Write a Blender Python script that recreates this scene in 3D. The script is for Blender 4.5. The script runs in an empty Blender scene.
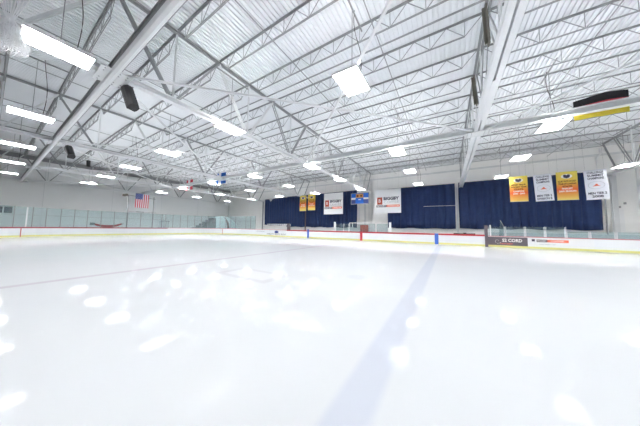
import bpy, bmesh, math, random
from mathutils import Vector, Matrix, Euler
random.seed(7)
S = bpy.context.scene
COL = S.collection
ORD = ['first','second','third','fourth','fifth','sixth','seventh','eighth','ninth','tenth','eleventh','twelfth','thirteenth','fourteenth','fifteenth','sixteenth','seventeenth']

# ------------------------------------------------------------------ materials
def mat(name, col, rough=.5, metal=0, emit=None, strength=0, noise=0, nscale=4, bump=0, bscale=20, spec=None):
    m = bpy.data.materials.new(name); m.use_nodes = True
    nt = m.node_tree; b = nt.nodes['Principled BSDF']
    b.inputs['Base Color'].default_value = (*col, 1)
    b.inputs['Roughness'].default_value = rough
    b.inputs['Metallic'].default_value = metal
    if spec is not None: b.inputs['Specular IOR Level'].default_value = spec
    if emit:
        b.inputs['Emission Color'].default_value = (*emit, 1); b.inputs['Emission Strength'].default_value = strength
    if noise or bump:
        tc = nt.nodes.new('ShaderNodeTexCoord')
    if noise:
        n = nt.nodes.new('ShaderNodeTexNoise'); n.inputs['Scale'].default_value = nscale; n.inputs['Detail'].default_value = 4
        nt.links.new(tc.outputs['Object'], n.inputs['Vector'])
        mx = nt.nodes.new('ShaderNodeMix'); mx.data_type = 'RGBA'
        mx.inputs[6].default_value = (*[c*(1-noise) for c in col], 1); mx.inputs[7].default_value = (*[min(1, c*(1+noise)) for c in col], 1)
        nt.links.new(n.outputs['Fac'], mx.inputs[0]); nt.links.new(mx.outputs[2], b.inputs['Base Color'])
    if bump:
        n2 = nt.nodes.new('ShaderNodeTexNoise'); n2.inputs['Scale'].default_value = bscale
        nt.links.new(tc.outputs['Object'], n2.inputs['Vector'])
        bp = nt.nodes.new('ShaderNodeBump'); bp.inputs['Strength'].default_value = bump
        nt.links.new(n2.outputs['Fac'], bp.inputs['Height']); nt.links.new(bp.outputs[0], b.inputs['Normal'])
    return m

M = {}
M['deck'] = mat('painted_deck', (.82,.845,.87), .55, noise=.04, nscale=.6)
M['steel'] = mat('painted_steel', (.74,.76,.77), .45, noise=.05, nscale=2)
M['dkpaint'] = mat('grey_primed_steel', (.30,.31,.32), .5, noise=.08, nscale=3)
M['joist'] = mat('joist_paint', (.33,.345,.355), .5, noise=.06, nscale=3)
M['rust'] = mat('brown_steel', (.20,.19,.16), .6, noise=.1)
M['wall'] = mat('wall_paint', (.93,.93,.92), .7, noise=.03, nscale=.35, bump=.05, bscale=8)
M['wall_left'] = mat('left_wall_paint', (.93,.94,.945), .7, noise=.03, nscale=.35)
M['concrete'] = mat('concrete', (.30,.30,.30), .7, noise=.15, nscale=1)
M['board'] = mat('dasher_white', (.86,.88,.91), .3, noise=.015, nscale=2)
M['red'] = mat('cap_red', (.50,.035,.05), .35)
M['darkred'] = mat('cap_dark_red', (.36,.05,.07), .35)
M['pinkred'] = mat('cap_worn_red', (.60,.16,.18), .4)
M['yellow'] = mat('kick_yellow', (.80,.78,.30), .4)
M['blue'] = mat('line_blue', (.06,.17,.62), .4)
M['markred'] = mat('line_red', (.66,.05,.07), .4)
M['black'] = mat('black_plastic', (.02,.02,.022), .4)
M['speaker_grille'] = mat('speaker_grille', (.035,.035,.04), .5, bump=.4, bscale=200)
M['cable'] = mat('cable_black', (.05,.05,.05), .6)
M['white'] = mat('white_paint', (.88,.89,.90), .4)
M['lampframe'] = mat('lamp_frame', (.85,.86,.88), .4)
M['banner_white'] = mat('banner_white', (.82,.83,.90), .6, noise=.02, nscale=2)
M['text_dark'] = mat('text_dark', (.06,.06,.10), .6)
M['text_grey'] = mat('text_grey', (.42,.42,.46), .6)
M['text_white'] = mat('text_white', (.92,.90,.86), .6)
M['text_brown'] = mat('text_brown', (.20,.04,.01), .6)
M['big_red'] = mat('brick_red', (.45,.075,.04), .6)
M['orange_red'] = mat('orange_red', (.85,.20,.12), .6)
M['flag_red'] = mat('flag_red', (.62,.06,.09), .7)
M['flag_white'] = mat('flag_white', (.86,.85,.88), .7)
M['flag_blue'] = mat('flag_navy', (.05,.08,.28), .7)
M['flag_royal'] = mat('flag_royal', (.01,.13,.55), .7)
M['flag_black'] = mat('flag_black', (.015,.015,.02), .7)
M['flag_gold'] = mat('flag_gold', (.80,.66,.06), .7)
M['ad_dark'] = mat('ad_charcoal', (.13,.11,.13), .4)
M['sign_blue'] = mat('sign_blue', (.02,.16,.72), .5)
M['sign_orange'] = mat('sign_orange', (.75,.38,.12), .5)
M['redcloth'] = mat('red_vinyl', (.55,.05,.06), .5)
M['greycloth'] = mat('grey_vinyl', (.25,.27,.28), .6)
M['teal'] = mat('pale_teal_cover', (.55,.66,.68), .35, noise=.1, nscale=1.2)
M['brown'] = mat('brown_band', (.20,.15,.15), .6)
M['window'] = mat('dark_pane', (.03,.04,.06), .2)
M['net'] = mat('net_cord', (.92,.93,.95), .6)
M['added_uplight'] = mat('added_uplight_glow', (.9,.9,.9), .4, emit=(1,.985,.97), strength=12)  # emission added to brighten the roof deck, not a fixture part
M['lamp'] = mat('lamp_glow', (.9,.9,.9), .4, emit=(1,.985,.96), strength=16)

def curtain_mat():
    m = mat('navy_curtain', (.019,.043,.135), .75, noise=.25, nscale=1.5)
    return m
M['curtain'] = curtain_mat()
M['steel2'] = mat('bright_steel', (.85,.865,.88), .45, noise=.03, nscale=2)

def glass_mat():
    m = bpy.data.materials.new('shield_glass'); m.use_nodes = True
    nt = m.node_tree; nt.nodes.clear()
    out = nt.nodes.new('ShaderNodeOutputMaterial')
    tr = nt.nodes.new('ShaderNodeBsdfTransparent'); tr.inputs[0].default_value = (.86,.92,.93,1)
    gl = nt.nodes.new('ShaderNodeBsdfGlossy'); gl.inputs['Roughness'].default_value = .08; gl.inputs[0].default_value = (.8,.95,.97,1)
    df = nt.nodes.new('ShaderNodeBsdfDiffuse'); df.inputs[0].default_value = (.55,.68,.70,1)
    lw = nt.nodes.new('ShaderNodeLayerWeight'); lw.inputs[0].default_value = .5
    pw = nt.nodes.new('ShaderNodeMath'); pw.operation = 'POWER'; pw.inputs[1].default_value = 4
    nt.links.new(lw.outputs['Facing'], pw.inputs[0])
    fr = nt.nodes.new('ShaderNodeMath'); fr.operation = 'MULTIPLY_ADD'; fr.inputs[1].default_value = .4; fr.inputs[2].default_value = .03
    nt.links.new(pw.outputs[0], fr.inputs[0])
    m1 = nt.nodes.new('ShaderNodeMixShader'); m1.inputs[0].default_value = .08
    m2 = nt.nodes.new('ShaderNodeMixShader')
    nt.links.new(tr.outputs[0], m1.inputs[1]); nt.links.new(df.outputs[0], m1.inputs[2])
    nt.links.new(fr.outputs[0], m2.inputs[0]); nt.links.new(m1.outputs[0], m2.inputs[1]); nt.links.new(gl.outputs[0], m2.inputs[2])
    nt.links.new(m2.outputs[0], out.inputs[0])
    return m
M['glass'] = glass_mat()

def orange_banner_mat():
    m = bpy.data.materials.new('yellow_orange_banner'); m.use_nodes = True
    nt = m.node_tree; b = nt.nodes['Principled BSDF']; b.inputs['Roughness'].default_value = .6
    tc = nt.nodes.new('ShaderNodeTexCoord'); sp = nt.nodes.new('ShaderNodeSeparateXYZ'); r = nt.nodes.new('ShaderNodeValToRGB')
    mr = nt.nodes.new('ShaderNodeMapRange'); mr.inputs[1].default_value = -2.5; mr.inputs[2].default_value = 0
    nt.links.new(tc.outputs['Object'], sp.inputs[0]); nt.links.new(sp.outputs['Z'], mr.inputs[0]); nt.links.new(mr.outputs[0], r.inputs[0])
    e = r.color_ramp.elements
    e[0].position = 0; e[0].color = (.85,.66,.16,1)
    e[1].position = 1; e[1].color = (.85,.70,.13,1)
    for p, c in ((.10,(.85,.48,.10)), (.20,(.85,.36,.07)), (.34,(.85,.15,.04)), (.48,(.85,.30,.05)), (.64,(.85,.60,.09))):
        x = e.new(p); x.color = (*c, 1)
    nt.links.new(r.outputs[0], b.inputs['Base Color'])
    return m
M['orange_banner'] = orange_banner_mat()

def ice_mat():
    m = bpy.data.materials.new('ice'); m.use_nodes = True
    nt = m.node_tree; L = nt.links.new; b = nt.nodes['Principled BSDF']
    geo = nt.nodes.new('ShaderNodeTexCoord'); sp = nt.nodes.new('ShaderNodeSeparateXYZ')
    L(geo.outputs['Object'], sp.inputs[0])
    def math_(op, a, b_=None, c=None):
        n = nt.nodes.new('ShaderNodeMath'); n.operation = op
        for i, v in enumerate((a, b_, c)):
            if v is None: continue
            if isinstance(v, (int, float)): n.inputs[i].default_value = v
            else: L(v, n.inputs[i])
        return n.outputs[0]
    def band(coord, centre, half, soft):
        d = math_('ABSOLUTE', math_('SUBTRACT', coord, centre))
        n = nt.nodes.new('ShaderNodeMapRange'); n.interpolation_type = 'SMOOTHSTEP'
        L(d, n.inputs[0]); n.inputs[1].default_value = half+soft; n.inputs[2].default_value = half-soft
        n.inputs[3].default_value = 0; n.inputs[4].default_value = 1
        return n.outputs[0]
    X, Y = sp.outputs['X'], sp.outputs['Y']
    def dot(cx, cy, r, soft):
        dx = math_('SUBTRACT', X, cx); dy = math_('SUBTRACT', Y, cy)
        d = math_('SQRT', math_('ADD', math_('MULTIPLY', dx, dx), math_('MULTIPLY', dy, dy)))
        n = nt.nodes.new('ShaderNodeMapRange'); n.interpolation_type = 'SMOOTHSTEP'
        L(d, n.inputs[0]); n.inputs[1].default_value = r+soft; n.inputs[2].default_value = r-soft
        n.inputs[3].default_value = 0; n.inputs[4].default_value = 1
        return n.outputs[0]
    nz = nt.nodes.new('ShaderNodeTexNoise'); nz.inputs['Scale'].default_value = .5; nz.inputs['Detail'].default_value = 3
    L(geo.outputs['Object'], nz.inputs['Vector'])
    base = nt.nodes.new('ShaderNodeMix'); base.data_type = 'RGBA'
    base.inputs[6].default_value = (.645,.668,.71,1); base.inputs[7].default_value = (.685,.705,.73,1)
    L(nz.outputs['Fac'], base.inputs[0])
    cur = base.outputs[2]
    def over(mask, amount, col):
        nonlocal cur
        x = nt.nodes.new('ShaderNodeMix'); x.data_type = 'RGBA'
        L(math_('MULTIPLY', mask, amount), x.inputs[0]); L(cur, x.inputs[6]); x.inputs[7].default_value = (*col, 1); cur = x.outputs[2]
    over(band(X, -.70, .17, .05), .55, (.50,.54,.66))
    over(band(X, -8.67, .14, .05), .6, (.52,.46,.54))
    over(band(X, -16.35, .17, .05), .12, (.50,.58,.74))
    rect = math_('MULTIPLY', band(X, -5.2, 1.1, .06), band(Y, 4.45, .55, .05))
    inner = math_('MULTIPLY', band(X, -5.2, .85, .06), band(Y, 4.45, .36, .05))
    over(rect, .32, (.50,.48,.53)); over(inner, .3, (.85,.87,.92))
    over(dot(-2.35, 6.0, .28, .12), .45, (.55,.57,.62))
    over(dot(-14.1, 4.4, .75, .35), .30, (.58,.58,.63))
    L(cur, b.inputs['Base Color'])
    n3 = nt.nodes.new('ShaderNodeTexNoise'); n3.inputs['Scale'].default_value = 1.3; n3.inputs['Detail'].default_value = 6
    L(geo.outputs['Object'], n3.inputs['Vector'])
    rr = nt.nodes.new('ShaderNodeMapRange'); rr.inputs[3].default_value = .045; rr.inputs[4].default_value = .08
    L(n3.outputs['Fac'], rr.inputs[0]); L(rr.outputs[0], b.inputs['Roughness'])
    b.inputs['IOR'].default_value = 1.31; b.inputs['Specular IOR Level'].default_value = .035
    bp = nt.nodes.new('ShaderNodeBump'); bp.inputs['Strength'].default_value = .006; bp.inputs['Distance'].default_value = .02
    L(n3.outputs['Fac'], bp.inputs['Height']); L(bp.outputs[0], b.inputs['Normal'])
    return m
M['ice'] = ice_mat()

# ------------------------------------------------------------------ mesh helpers
class MB:
    def __init__(s): s.v = []; s.f = []; s.mi = []
    def quad(s, a, b, c, d, mi=0):
        n = len(s.v); s.v += [a, b, c, d]; s.f.append((n, n+1, n+2, n+3)); s.mi.append(mi)
    def box(s, x0, x1, y0, y1, z0, z1, mi=0):
        n = len(s.v)
        s.v += [(x0,y0,z0),(x1,y0,z0),(x1,y1,z0),(x0,y1,z0),(x0,y0,z1),(x1,y0,z1),(x1,y1,z1),(x0,y1,z1)]
        for f in ((0,3,2,1),(4,5,6,7),(0,1,5,4),(1,2,6,5),(2,3,7,6),(3,0,4,7)):
            s.f.append(tuple(n+i for i in f)); s.mi.append(mi)
    def bar(s, p, q, w, h, up=(0,0,1), mi=0):
        p, q, up = Vector(p), Vector(q), Vector(up)
        d = (q-p).normalized(); a = d.cross(up)
        if a.length < 1e-4: a = d.cross(Vector((1,0,0)))
        a.normalize(); b = a.cross(d).normalized(); n = len(s.v)
        for c in (p, q):
            for i, j in ((-1,-1),(1,-1),(1,1),(-1,1)): s.v.append(tuple(c + a*(i*w/2) + b*(j*h/2)))
        for f in ((0,1,2,3),(7,6,5,4),(0,4,5,1),(1,5,6,2),(2,6,7,3),(3,7,4,0)):
            s.f.append(tuple(n+i for i in f)); s.mi.append(mi)
    def tube(s, pts, r, k=8, mi=0, caps=True):
        pts = [Vector(p) for p in pts]; n = len(s.v)
        for i, p in enumerate(pts):
            d = (pts[min(i+1, len(pts)-1)] - pts[max(i-1, 0)]).normalized()
            a = d.cross(Vector((0,0,1)))
            if a.length < .05: a = d.cross(Vector((1,0,0)))
            a.normalize(); b = a.cross(d)
            for j in range(k):
                t = 2*math.pi*j/k; s.v.append(tuple(p + a*(r*math.cos(t)) + b*(r*math.sin(t))))
        for i in range(len(pts)-1):
            for j in range(k):
                s.f.append((n+i*k+j, n+i*k+(j+1)%k, n+(i+1)*k+(j+1)%k, n+(i+1)*k+j)); s.mi.append(mi)
        if caps:
            s.f.append(tuple(n+j for j in range(k))[::-1]); s.f.append(tuple(n+(len(pts)-1)*k+j for j in range(k))); s.mi += [mi, mi]
    def prism(s, poly, ax, a0, a1, mi=0):
        # poly: 2-D outline in the two other axes, extruded along axis ax from a0 to a1
        n = len(s.v); k = len(poly)
        for a in (a0, a1):
            for u, w in poly:
                c = [u, w]; c.insert(ax, a); s.v.append(tuple(c))
        s.f.append(tuple(n+i for i in range(k))[::-1]); s.f.append(tuple(n+k+i for i in range(k))); s.mi += [mi, mi]
        for i in range(k): s.f.append((n+i, n+(i+1)%k, n+k+(i+1)%k, n+k+i)); s.mi.append(mi)
    def mesh(s, name, mats, smooth=False):
        me = bpy.data.meshes.new(name); me.from_pydata(s.v, [], s.f)
        if not isinstance(mats, (list, tuple)): mats = [mats]
        for m in mats: me.materials.append(m)
        for p, i in zip(me.polygons, s.mi): p.material_index = i; p.use_smooth = smooth
        bm = bmesh.new(); bm.from_mesh(me); bmesh.ops.recalc_face_normals(bm, faces=bm.faces); bm.to_mesh(me); bm.free()
        return me
    def build(s, name, mats, parent=None, smooth=False, loc=None):
        return link(name, s.mesh(name, mats, smooth), parent, loc)

def link(name, me, parent=None, loc=None):
    o = bpy.data.objects.new(name, me); COL.objects.link(o)
    if parent: o.parent = parent
    if loc: o.location = loc
    return o
def tag(o, label, cat, group=None, kind=None):
    o['label'] = label; o['category'] = cat
    if group: o['group'] = group
    if kind: o['kind'] = kind
    return o
def thing(name, label, cat, loc=(0,0,0), rz=0, group=None):
    o = bpy.data.objects.new(name, None); COL.objects.link(o); o.location = loc; o.rotation_euler = (0,0,rz)
    o.empty_display_size = .1
    return tag(o, label, cat, group)
def struct(name, mb, m): 
    o = mb.build(name, m); o['kind'] = 'structure'; return o
def children_of(o): return [c for c in o.children]
def copy_tree(o, parent=None):
    c = o.copy(); COL.objects.link(c)
    if parent: c.parent = parent
    for ch in list(o.children): copy_tree(ch, c)
    return c
FONT = None
def text_mesh(body, size, m, width=None, thick=.004, bold=0.0):
    cu = bpy.data.curves.new('lettering', 'FONT'); cu.body = body; cu.size = size; cu.align_x = 'CENTER'; cu.align_y = 'CENTER'
    cu.extrude = thick; cu.offset = bold; cu.resolution_u = 2
    ob = bpy.data.objects.new('lettering', cu); COL.objects.link(ob)
    dg = bpy.context.evaluated_depsgraph_get(); me = bpy.data.meshes.new_from_object(ob.evaluated_get(dg))
    bpy.data.objects.remove(ob)
    me.materials.clear(); me.materials.append(m)
    xs = [v.co.x for v in me.vertices]
    if width and xs:
        k = width/(max(xs)-min(xs)); cx = (max(xs)+min(xs))/2
        for v in me.vertices: v.co.x = (v.co.x-cx)*k
    for v in me.vertices: v.co = Vector((v.co.x, -v.co.z, v.co.y))   # upright, facing -Y
    return me
def text(body, size, m, parent, x, z, width=None, bold=0.0, y=-.012, name='lettering'):
    return link(name, text_mesh(body, size, m, width, bold=bold), parent, (x, y, z))

# ------------------------------------------------------------------ room shell
XL, XR, YN, YF, ZR = -48.0, 30.0, -9.0, 33.0, 10.62
def wall_poly(mb, x0, x1, y0, y1, z0, z1): mb.box(x0, x1, y0, y1, z0, z1)
mb = MB(); mb.box(XL-.3, XR+.3, YN-.3, YF+.3, -.35, -.03); struct('floor', mb, M['concrete'])
mb = MB(); mb.box(XL-.3, XL, YN-.3, YF+.3, -.03, 10.9); struct('wall_left', mb, M['wall_left'])
mb = MB(); mb.box(XR, XR+.3, YN-.3, YF+.3, -.03, 10.9); struct('wall_right', mb, M['wall'])
mb = MB(); mb.box(XL, XR, YF, YF+.3, -.03, 10.9); struct('wall_far', mb, M['wall'])
mb = MB(); mb.box(XL, XR, YN-.3, YN, -.03, 10.9); struct('wall_near', mb, M['concrete'])
# corrugated deck
mb = MB(); pitch = .2032; x = XL
n = int((XR-XL)/pitch)
prof = []
for i in range(n+1):
    x = XL + i*pitch
    prof += [(x, ZR), (x+.11, ZR), (x+.125, ZR+.075), (x+.188, ZR+.075)]
for (xa, za), (xb, zb) in zip(prof[:-1], prof[1:]):
    mb.quad((xa, YN, za), (xb, YN, zb), (xb, YF, zb), (xa, YF, za))
mb.box(XL, XR, YN, YF, ZR+.10, ZR+.25)
struct('ceiling', mb, M['deck'])
# wall trims, plus a dark strip of painted shade
def trim(i, x0, x1, y0, y1, z0, z1, m='white'):
    b = MB(); b.box(x0, x1, y0, y1, z0, z1); struct('trim_%d' % i, b, M[m])
trim(1, XL, XR, YF-.18, YF, 9.32, 9.50, 'steel')
trim(2, XL, XR, YF-.10, YF, 10.30, 10.62, 'steel')
trim(3, XL, XL+.12, YN, YF, 10.1, 10.62, 'dkpaint')  # dark strip standing in for the shade under the roof edge
trim(4, XL, XR, YF-.22, YF, 1.42, 1.56, 'white')
for i, xx in enumerate((-40.5, -29, -17, -5.2, 7.4, 19.5)):
    trim(5+i, xx-.02, xx+.02, YF-.015, YF, 1.56, 9.32, 'steel')
for i, yy in enumerate((4, 11, 18, 25)):
    trim(11+i, XL, XL+.015, yy-.02, yy+.02, 0, 10.0, 'steel')
# windows in the left wall
for i, (y0, y1) in enumerate(((1.12, 1.72), (.55, 1.02))):
    b = MB(); b.box(XL, XL+.06, y0, y1, 2.75, 3.55); struct('window_%d' % (i+1), b, M['window'])

# ------------------------------------------------------------------ ice and boards
R_ = 8.5; XA, XB, YA, YB = -39.1, 21.8, -2.7, 23.28
def arc(cx, cy, a0, a1, n=14, r=R_):
    return [(cx+r*math.cos(math.radians(a0+(a1-a0)*i/n)), cy+r*math.sin(math.radians(a0+(a1-a0)*i/n))) for i in range(n+1)]
c_nl = arc(XA+R_, YA+R_, 270, 180); c_fl = arc(XA+R_, YB-R_, 180, 90); c_fr = arc(XB-R_, YB-R_, 90, 0); c_nr = arc(XB-R_, YA+R_, 0, -90)
loop = c_nl + c_fl + c_fr + c_nr
mb = MB(); mb.prism(loop, 2, -.03, 0); o = struct('ice_surface', mb, M['ice'])

def offset(path, d):
    out = []
    for i, p in enumerate(path):
        a = Vector(path[max(i-1, 0)]); b = Vector(path[min(i+1, len(path)-1)]); t = (b-a).normalized()
        out.append((p[0] - t.y*d, p[1] + t.x*d))          # positive d: to the left of travel = outwards for clockwise travel
    return out
def run(name, path, d0, d1, z0, z1, m, parent, sm=False):
    A, B = offset(path, d0), offset(path, d1); b = MB()
    for i in range(len(path)-1):
        for (P, Q, zz0, zz1) in ((A, A, z0, z1), (B, B, z0, z1)):
            b.quad((*P[i], zz0), (*P[i+1], zz0), (*P[i+1], zz1), (*P[i], zz1))
        for z in (z0, z1): b.quad((*A[i], z), (*A[i+1], z), (*B[i+1], z), (*B[i], z))
    for i in (0, len(path)-1): b.quad((*A[i], z0), (*B[i], z0), (*B[i], z1), (*A[i], z1))
    return b.build(name, M[m], parent)
def boards(label, path, cap='red', h=1.07, ch=.10):
    t = thing('dasher_board', label, 'rink board', (0,0,0))
    run('board_panel', path, .0, .14, 0, h-ch, 'board', t)
    run('cap_rail', path, -.015, .17, h-ch, h, cap, t)
    run('kick_plate', path, -.02, 0, .03, .20, 'yellow', t)
    return t
# clockwise travel (seen from above): near left -> left end -> far left -> far side -> right
b_end = boards('white end board with dark red cap below the left wall', c_nl[3:] + c_fl[:2], 'darkred', 1.07, .13)
b_cor = boards('white curved corner board with thin worn cap in front of the pale dome', c_fl[1:] + [(-20.1, YB)], 'pinkred', 1.07, .06)
b_mid = boards('white side board with bright red cap between the corner and the dark gate post', [(-20.1, YB), (-12, YB), (-5, YB), (2.82, YB)], 'red', 1.07, .15)
b_rgt = boards('white side board with thin pink cap right of the dark gate post', [(2.95, YB), (8, YB)] + c_fr[:-2], 'pinkred', .98, .05)
b_near = boards('white board behind the viewpoint closing the near side', c_fr[-3:] + c_nr + [(0, YA), (-15, YA)] + c_nl[:4], 'red')
def mark(parent, x0, x1, z0, z1, m, name='line_marker'):
    b = MB(); b.box(x0, x1, YB-.026, YB-.004, z0, z1); return b.build(name, M[m], parent)
mark(b_mid, -1.12, -.80, .02, 1.08, 'blue'); mark(b_mid, -8.82, -8.52, .02, 1.08, 'markred'); mark(b_mid, -16.42, -16.12, .02, 1.20, 'blue')
b = MB(); b.box(XA-.02, XA+.03, 1.72, 1.80, .02, 1.0); b.bar((-38.0,1.76,.5),(-38.0,1.76,.5001),.01,.01); b = MB()
# thin red goal-line mark on the end board and the corner
def arc_mark(parent, x, y, nx, ny, w=.07):
    b = MB(); t = Vector((-ny, nx)); p = Vector((x, y)) + Vector((nx, ny))*.012
    a = p - t*w/2; c = p + t*w/2; q = Vector((nx, ny))*.02
    b.prism([tuple(a), tuple(c), tuple(c+q), tuple(a+q)], 2, .02, .98); return b.build('line_marker', M['pinkred'], parent)
th = math.radians(180+math.degrees(math.asin((YA+R_-2.0)/R_))); arc_mark(b_end, XA+R_+R_*math.cos(th), YA+R_+R_*math.sin(th), -math.cos(th), -math.sin(th))
th = math.radians(180-64); arc_mark(b_cor, XA+R_+R_*math.cos(th), YB-R_+R_*math.sin(th), -math.cos(th), -math.sin(th))

def board_ad(parent, x0, x1, z0, z1, m, label):
    b = MB(); b.box(x0, x1, YB-.014, YB-.002, z0, z1); o = b.build('advert_panel', M[m], parent); o['label'] = label; return o
# dark advert
ad = board_ad(b_rgt, 2.96, 5.5, .20, .90, 'ad_dark', 'charcoal advertising panel with a swirl emblem and white lettering')
def on_board(body, size, m, x, z, width, parent, bold=0):
    return link('lettering', text_mesh(body, size, m, width, bold=bold), parent, (x, YB-.02, z))
on_board('S2 CORD', .36, M['text_white'], 4.55, .62, 1.25, ad, .012)
on_board('HOCKEY', .15, M['orange_red'], 4.2, .34, .8, ad, .004)
b = MB()
for k in range(10):
    a0 = k*.6; r0 = .06+.018*k
    b.bar((3.62+r0*math.cos(a0), YB-.02, .55+r0*math.sin(a0)), (3.62+(r0+.018)*math.cos(a0+.6), YB-.02, .55+(r0+.018)*math.sin(a0+.6)), .01, .05, (0,1,0))
b.build('emblem', M['text_white'], ad)
ad = board_ad(b_rgt, 5.55, 9.0, .22, .90, 'white', 'white advertising panel with a black and red bar')
b = MB(); b.box(5.74, 5.92, YB-.022, YB-.012, .62, .80); b.build('emblem', M['text_dark'], ad)
b = MB(); b.box(6.02, 6.62, YB-.022, YB-.012, .58, .78); b.build('bar', M['ad_dark'], ad)
b = MB(); b.box(6.62, 7.75, YB-.022, YB-.012, .58, .78); b.build('bar', M['orange_red'], ad)
on_board('BIGGBY', .16, M['text_white'], 6.32, .68, .5, ad).location.y = YB-.026
on_board('COFFEE', .16, M['text_white'], 7.15, .68, .7, ad).location.y = YB-.026
on_board('www.biggby.com', .10, M['text_grey'], 6.6, .42, .9, ad)
# adverts on the far left side board
ad = board_ad(b_mid, -26.4+6.4, -20.0, .3, .31, 'board', 'thin strip'); bpy.data.objects.remove(ad)
ad = board_ad(b_cor, -24.4, -20.3, .24, .92, 'board', 'white advertising panel with an emblem over a dark line of lettering')
on_board('VARSITY SKATE SHOP', .30, M['text_dark'], -22.2, .38, 3.9, ad)
b = MB(); b.prism([(-22.5,.58),(-22.1,.50),(-21.7,.58),(-21.75,.84),(-22.1,.92),(-22.45,.84)], 1, YB-.026, YB-.014); b.build('emblem', M['flag_blue'], ad)
on_board('ICE ARENA', .22, M['text_grey'], -25.6, .74, 1.9, b_cor)

# ------------------------------------------------------------------ roof trusses
TX = [13.85, 1.6, -10.65, -22.9, -35.15, -47.3]
TN = ['first roof truss from the right edge, half out of view over the far right column',
      'roof truss with the wide white slotted bottom chord above the blue line',
      'roof truss crossing over the centre line behind the large tilted lamps',
      'roof truss one bay left of the centre line truss, seen small',
      'distant roof truss two bays left of the centre line truss',
      'farthest roof truss running tight against the left wall']
TS = ['the right edge truss','the wide white truss','the centre line truss','the truss left of centre','the distant left truss','the left wall truss']
ZT, ZB = 10.42, 7.2
def make_truss(x, label, dark=False):
    t = thing('roof_truss', label, 'roof truss', (x, 0, 0), 0, 'roof trusses')
    b = MB(); b.box(-.035, -.02, YN+.05, YF-.02, ZT+.02, ZT+.12); b.box(.02, .035, YN+.05, YF-.02, ZT+.02, ZT+.12)
    b.box(-.12, -.02, YN+.05, YF-.02, ZT+.12, ZT+.135); b.box(.02, .12, YN+.05, YF-.02, ZT+.12, ZT+.135)
    b.build('top_chord', M['joist'], t)
    b = MB()                                              # two channels with a slot between, tied by batten plates
    w, hh, sl = (.21, .16, .03) if dark else (.14, .11, .012)
    for s in (-1, 1):
        b.box(min(s*sl, s*(sl+.03)), max(s*sl, s*(sl+.03)), YN+.05, YF-.02, ZB-hh+.02, ZB+hh)
        b.box(min(s*sl, s*w), max(s*sl, s*w), YN+.05, YF-.02, ZB-hh, ZB-hh+.03)
        b.box(min(s*sl, s*w), max(s*sl, s*w), YN+.05, YF-.02, ZB+hh-.02, ZB+hh+.01)
    if dark: b.box(-.05, .05, 9.6, 12.9, ZB-.175, ZB-.16)
    else: b.box(-.03, .03, YN+1, YF-.5, ZB-hh-.006, ZB-hh)
    b.build('bottom_chord', M['steel2'], t)
    for k in range(-2, 8):
        yb = 4.16*k; m = M['steel'] if k % 2 == 0 else M['joist']
        for yt in (yb-2.08, yb+2.08):
            if yt < YN or yt > YF: continue
            b = MB()
            for s in (-1, 1): b.bar((s*.075, yb+(.12 if yt > yb else -.12), ZB+.12), (s*.075, yt, ZT+.05), .035, .085)
            b.build('web_member', m, t)
        b = MB(); b.bar((0, yb, ZB+.14), (0, yb, ZT+.05), .07, .07); b.build('web_member', M['steel'], t)
    b = MB(); b.bar((0, 31.25, ZB+.12), (0, 32.9, ZT), .1, .1); b.build('web_member', M['joist'], t)
    for y in (2.15, 14.6):
        b = MB(); b.box(-.62, .62, y-.42, y+.42, ZB-.20, ZB-.182)
        for i in (-.5, -.3, .3, .5):
            for j in (-.3, -.1, .1, .3): b.prism([(i-.018, y+j-.018), (i+.018, y+j-.018), (i+.018, y+j+.018), (i-.018, y+j+.018)], 2, ZB-.215, ZB-.20, 1)
        g = b.build('gusset_plate', [M['steel'], M['dkpaint']], t); g['label'] = 'bolted white joint plate'
    return t
for i, x in enumerate(TX): make_truss(x, TN[i], i == 1)

# brown angle brackets bolted on the wide truss
for (ya, za, yb, zb, ww, w) in ((9.25, 9.75, 8.9, 8.05, .30, 'upper'), (13.35, 9.7, 12.55, 7.78, .26, 'lower')):
    b = MB(); b.bar((1.40, ya, za), (1.40, yb, zb), .05, ww, (0,1,0)); b.bar((1.36, ya, za), (1.36, yb, zb), .16, .04, (0,1,0))
    tag(b.build('steel_strut', M['rust']), '%s brown steel strut beside the wide white slotted truss' % w, 'steel strut')

# ------------------------------------------------------------------ bar joists
SPAN = 12.25
def joist_proto():
    L2 = SPAN/2 - .10; zt, zb = ZR-.05, 9.86
    b = MB(); b.box(-L2, L2, -.06, -.012, zt+.035, zt+.045); b.box(-L2, L2, .012, .06, zt+.035, zt+.045)
    b.box(-L2, L2, -.02, -.012, zt-.02, zt+.036); b.box(-L2, L2, .012, .02, zt-.02, zt+.036); top = b.mesh('top_chord', M['joist'])
    nb = 9; p = 2*L2/nb; nodes = [-L2 + p*(i+.5) for i in range(nb)]
    b = MB(); b.box(nodes[0], nodes[-1], -.035, -.01, zb-.015, zb+.015); b.box(nodes[0], nodes[-1], .01, .035, zb-.015, zb+.015); bot = b.mesh('bottom_chord', M['joist'])
    b = MB()
    for q in nodes:
        b.bar((q, 0, zb), (q-p/2, 0, zt), .022, .022); b.bar((q, 0, zb), (q+p/2, 0, zt), .022, .022); b.bar((q, 0, zb), (q, 0, zt), .02, .02)
    web = b.mesh('web', M['joist'])
    return top, bot, web
JT = joist_proto()
rows = [round(2.09+2.08*k, 2) for k in range(-1, 15)]
bays = [(13.85, 26.1, 29.0), (1.6, 13.85, 10.0), (-10.65, 1.6, 2.0), (-22.9, -10.65, 0), (-35.15, -22.9, 0), (-47.3, -35.15, 0)]
BN = ['right of the right edge truss', 'right of the wide white truss', 'left of the wide white truss',
      'left of the centre line truss', 'left of the fourth truss', 'next to the left wall']
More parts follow.
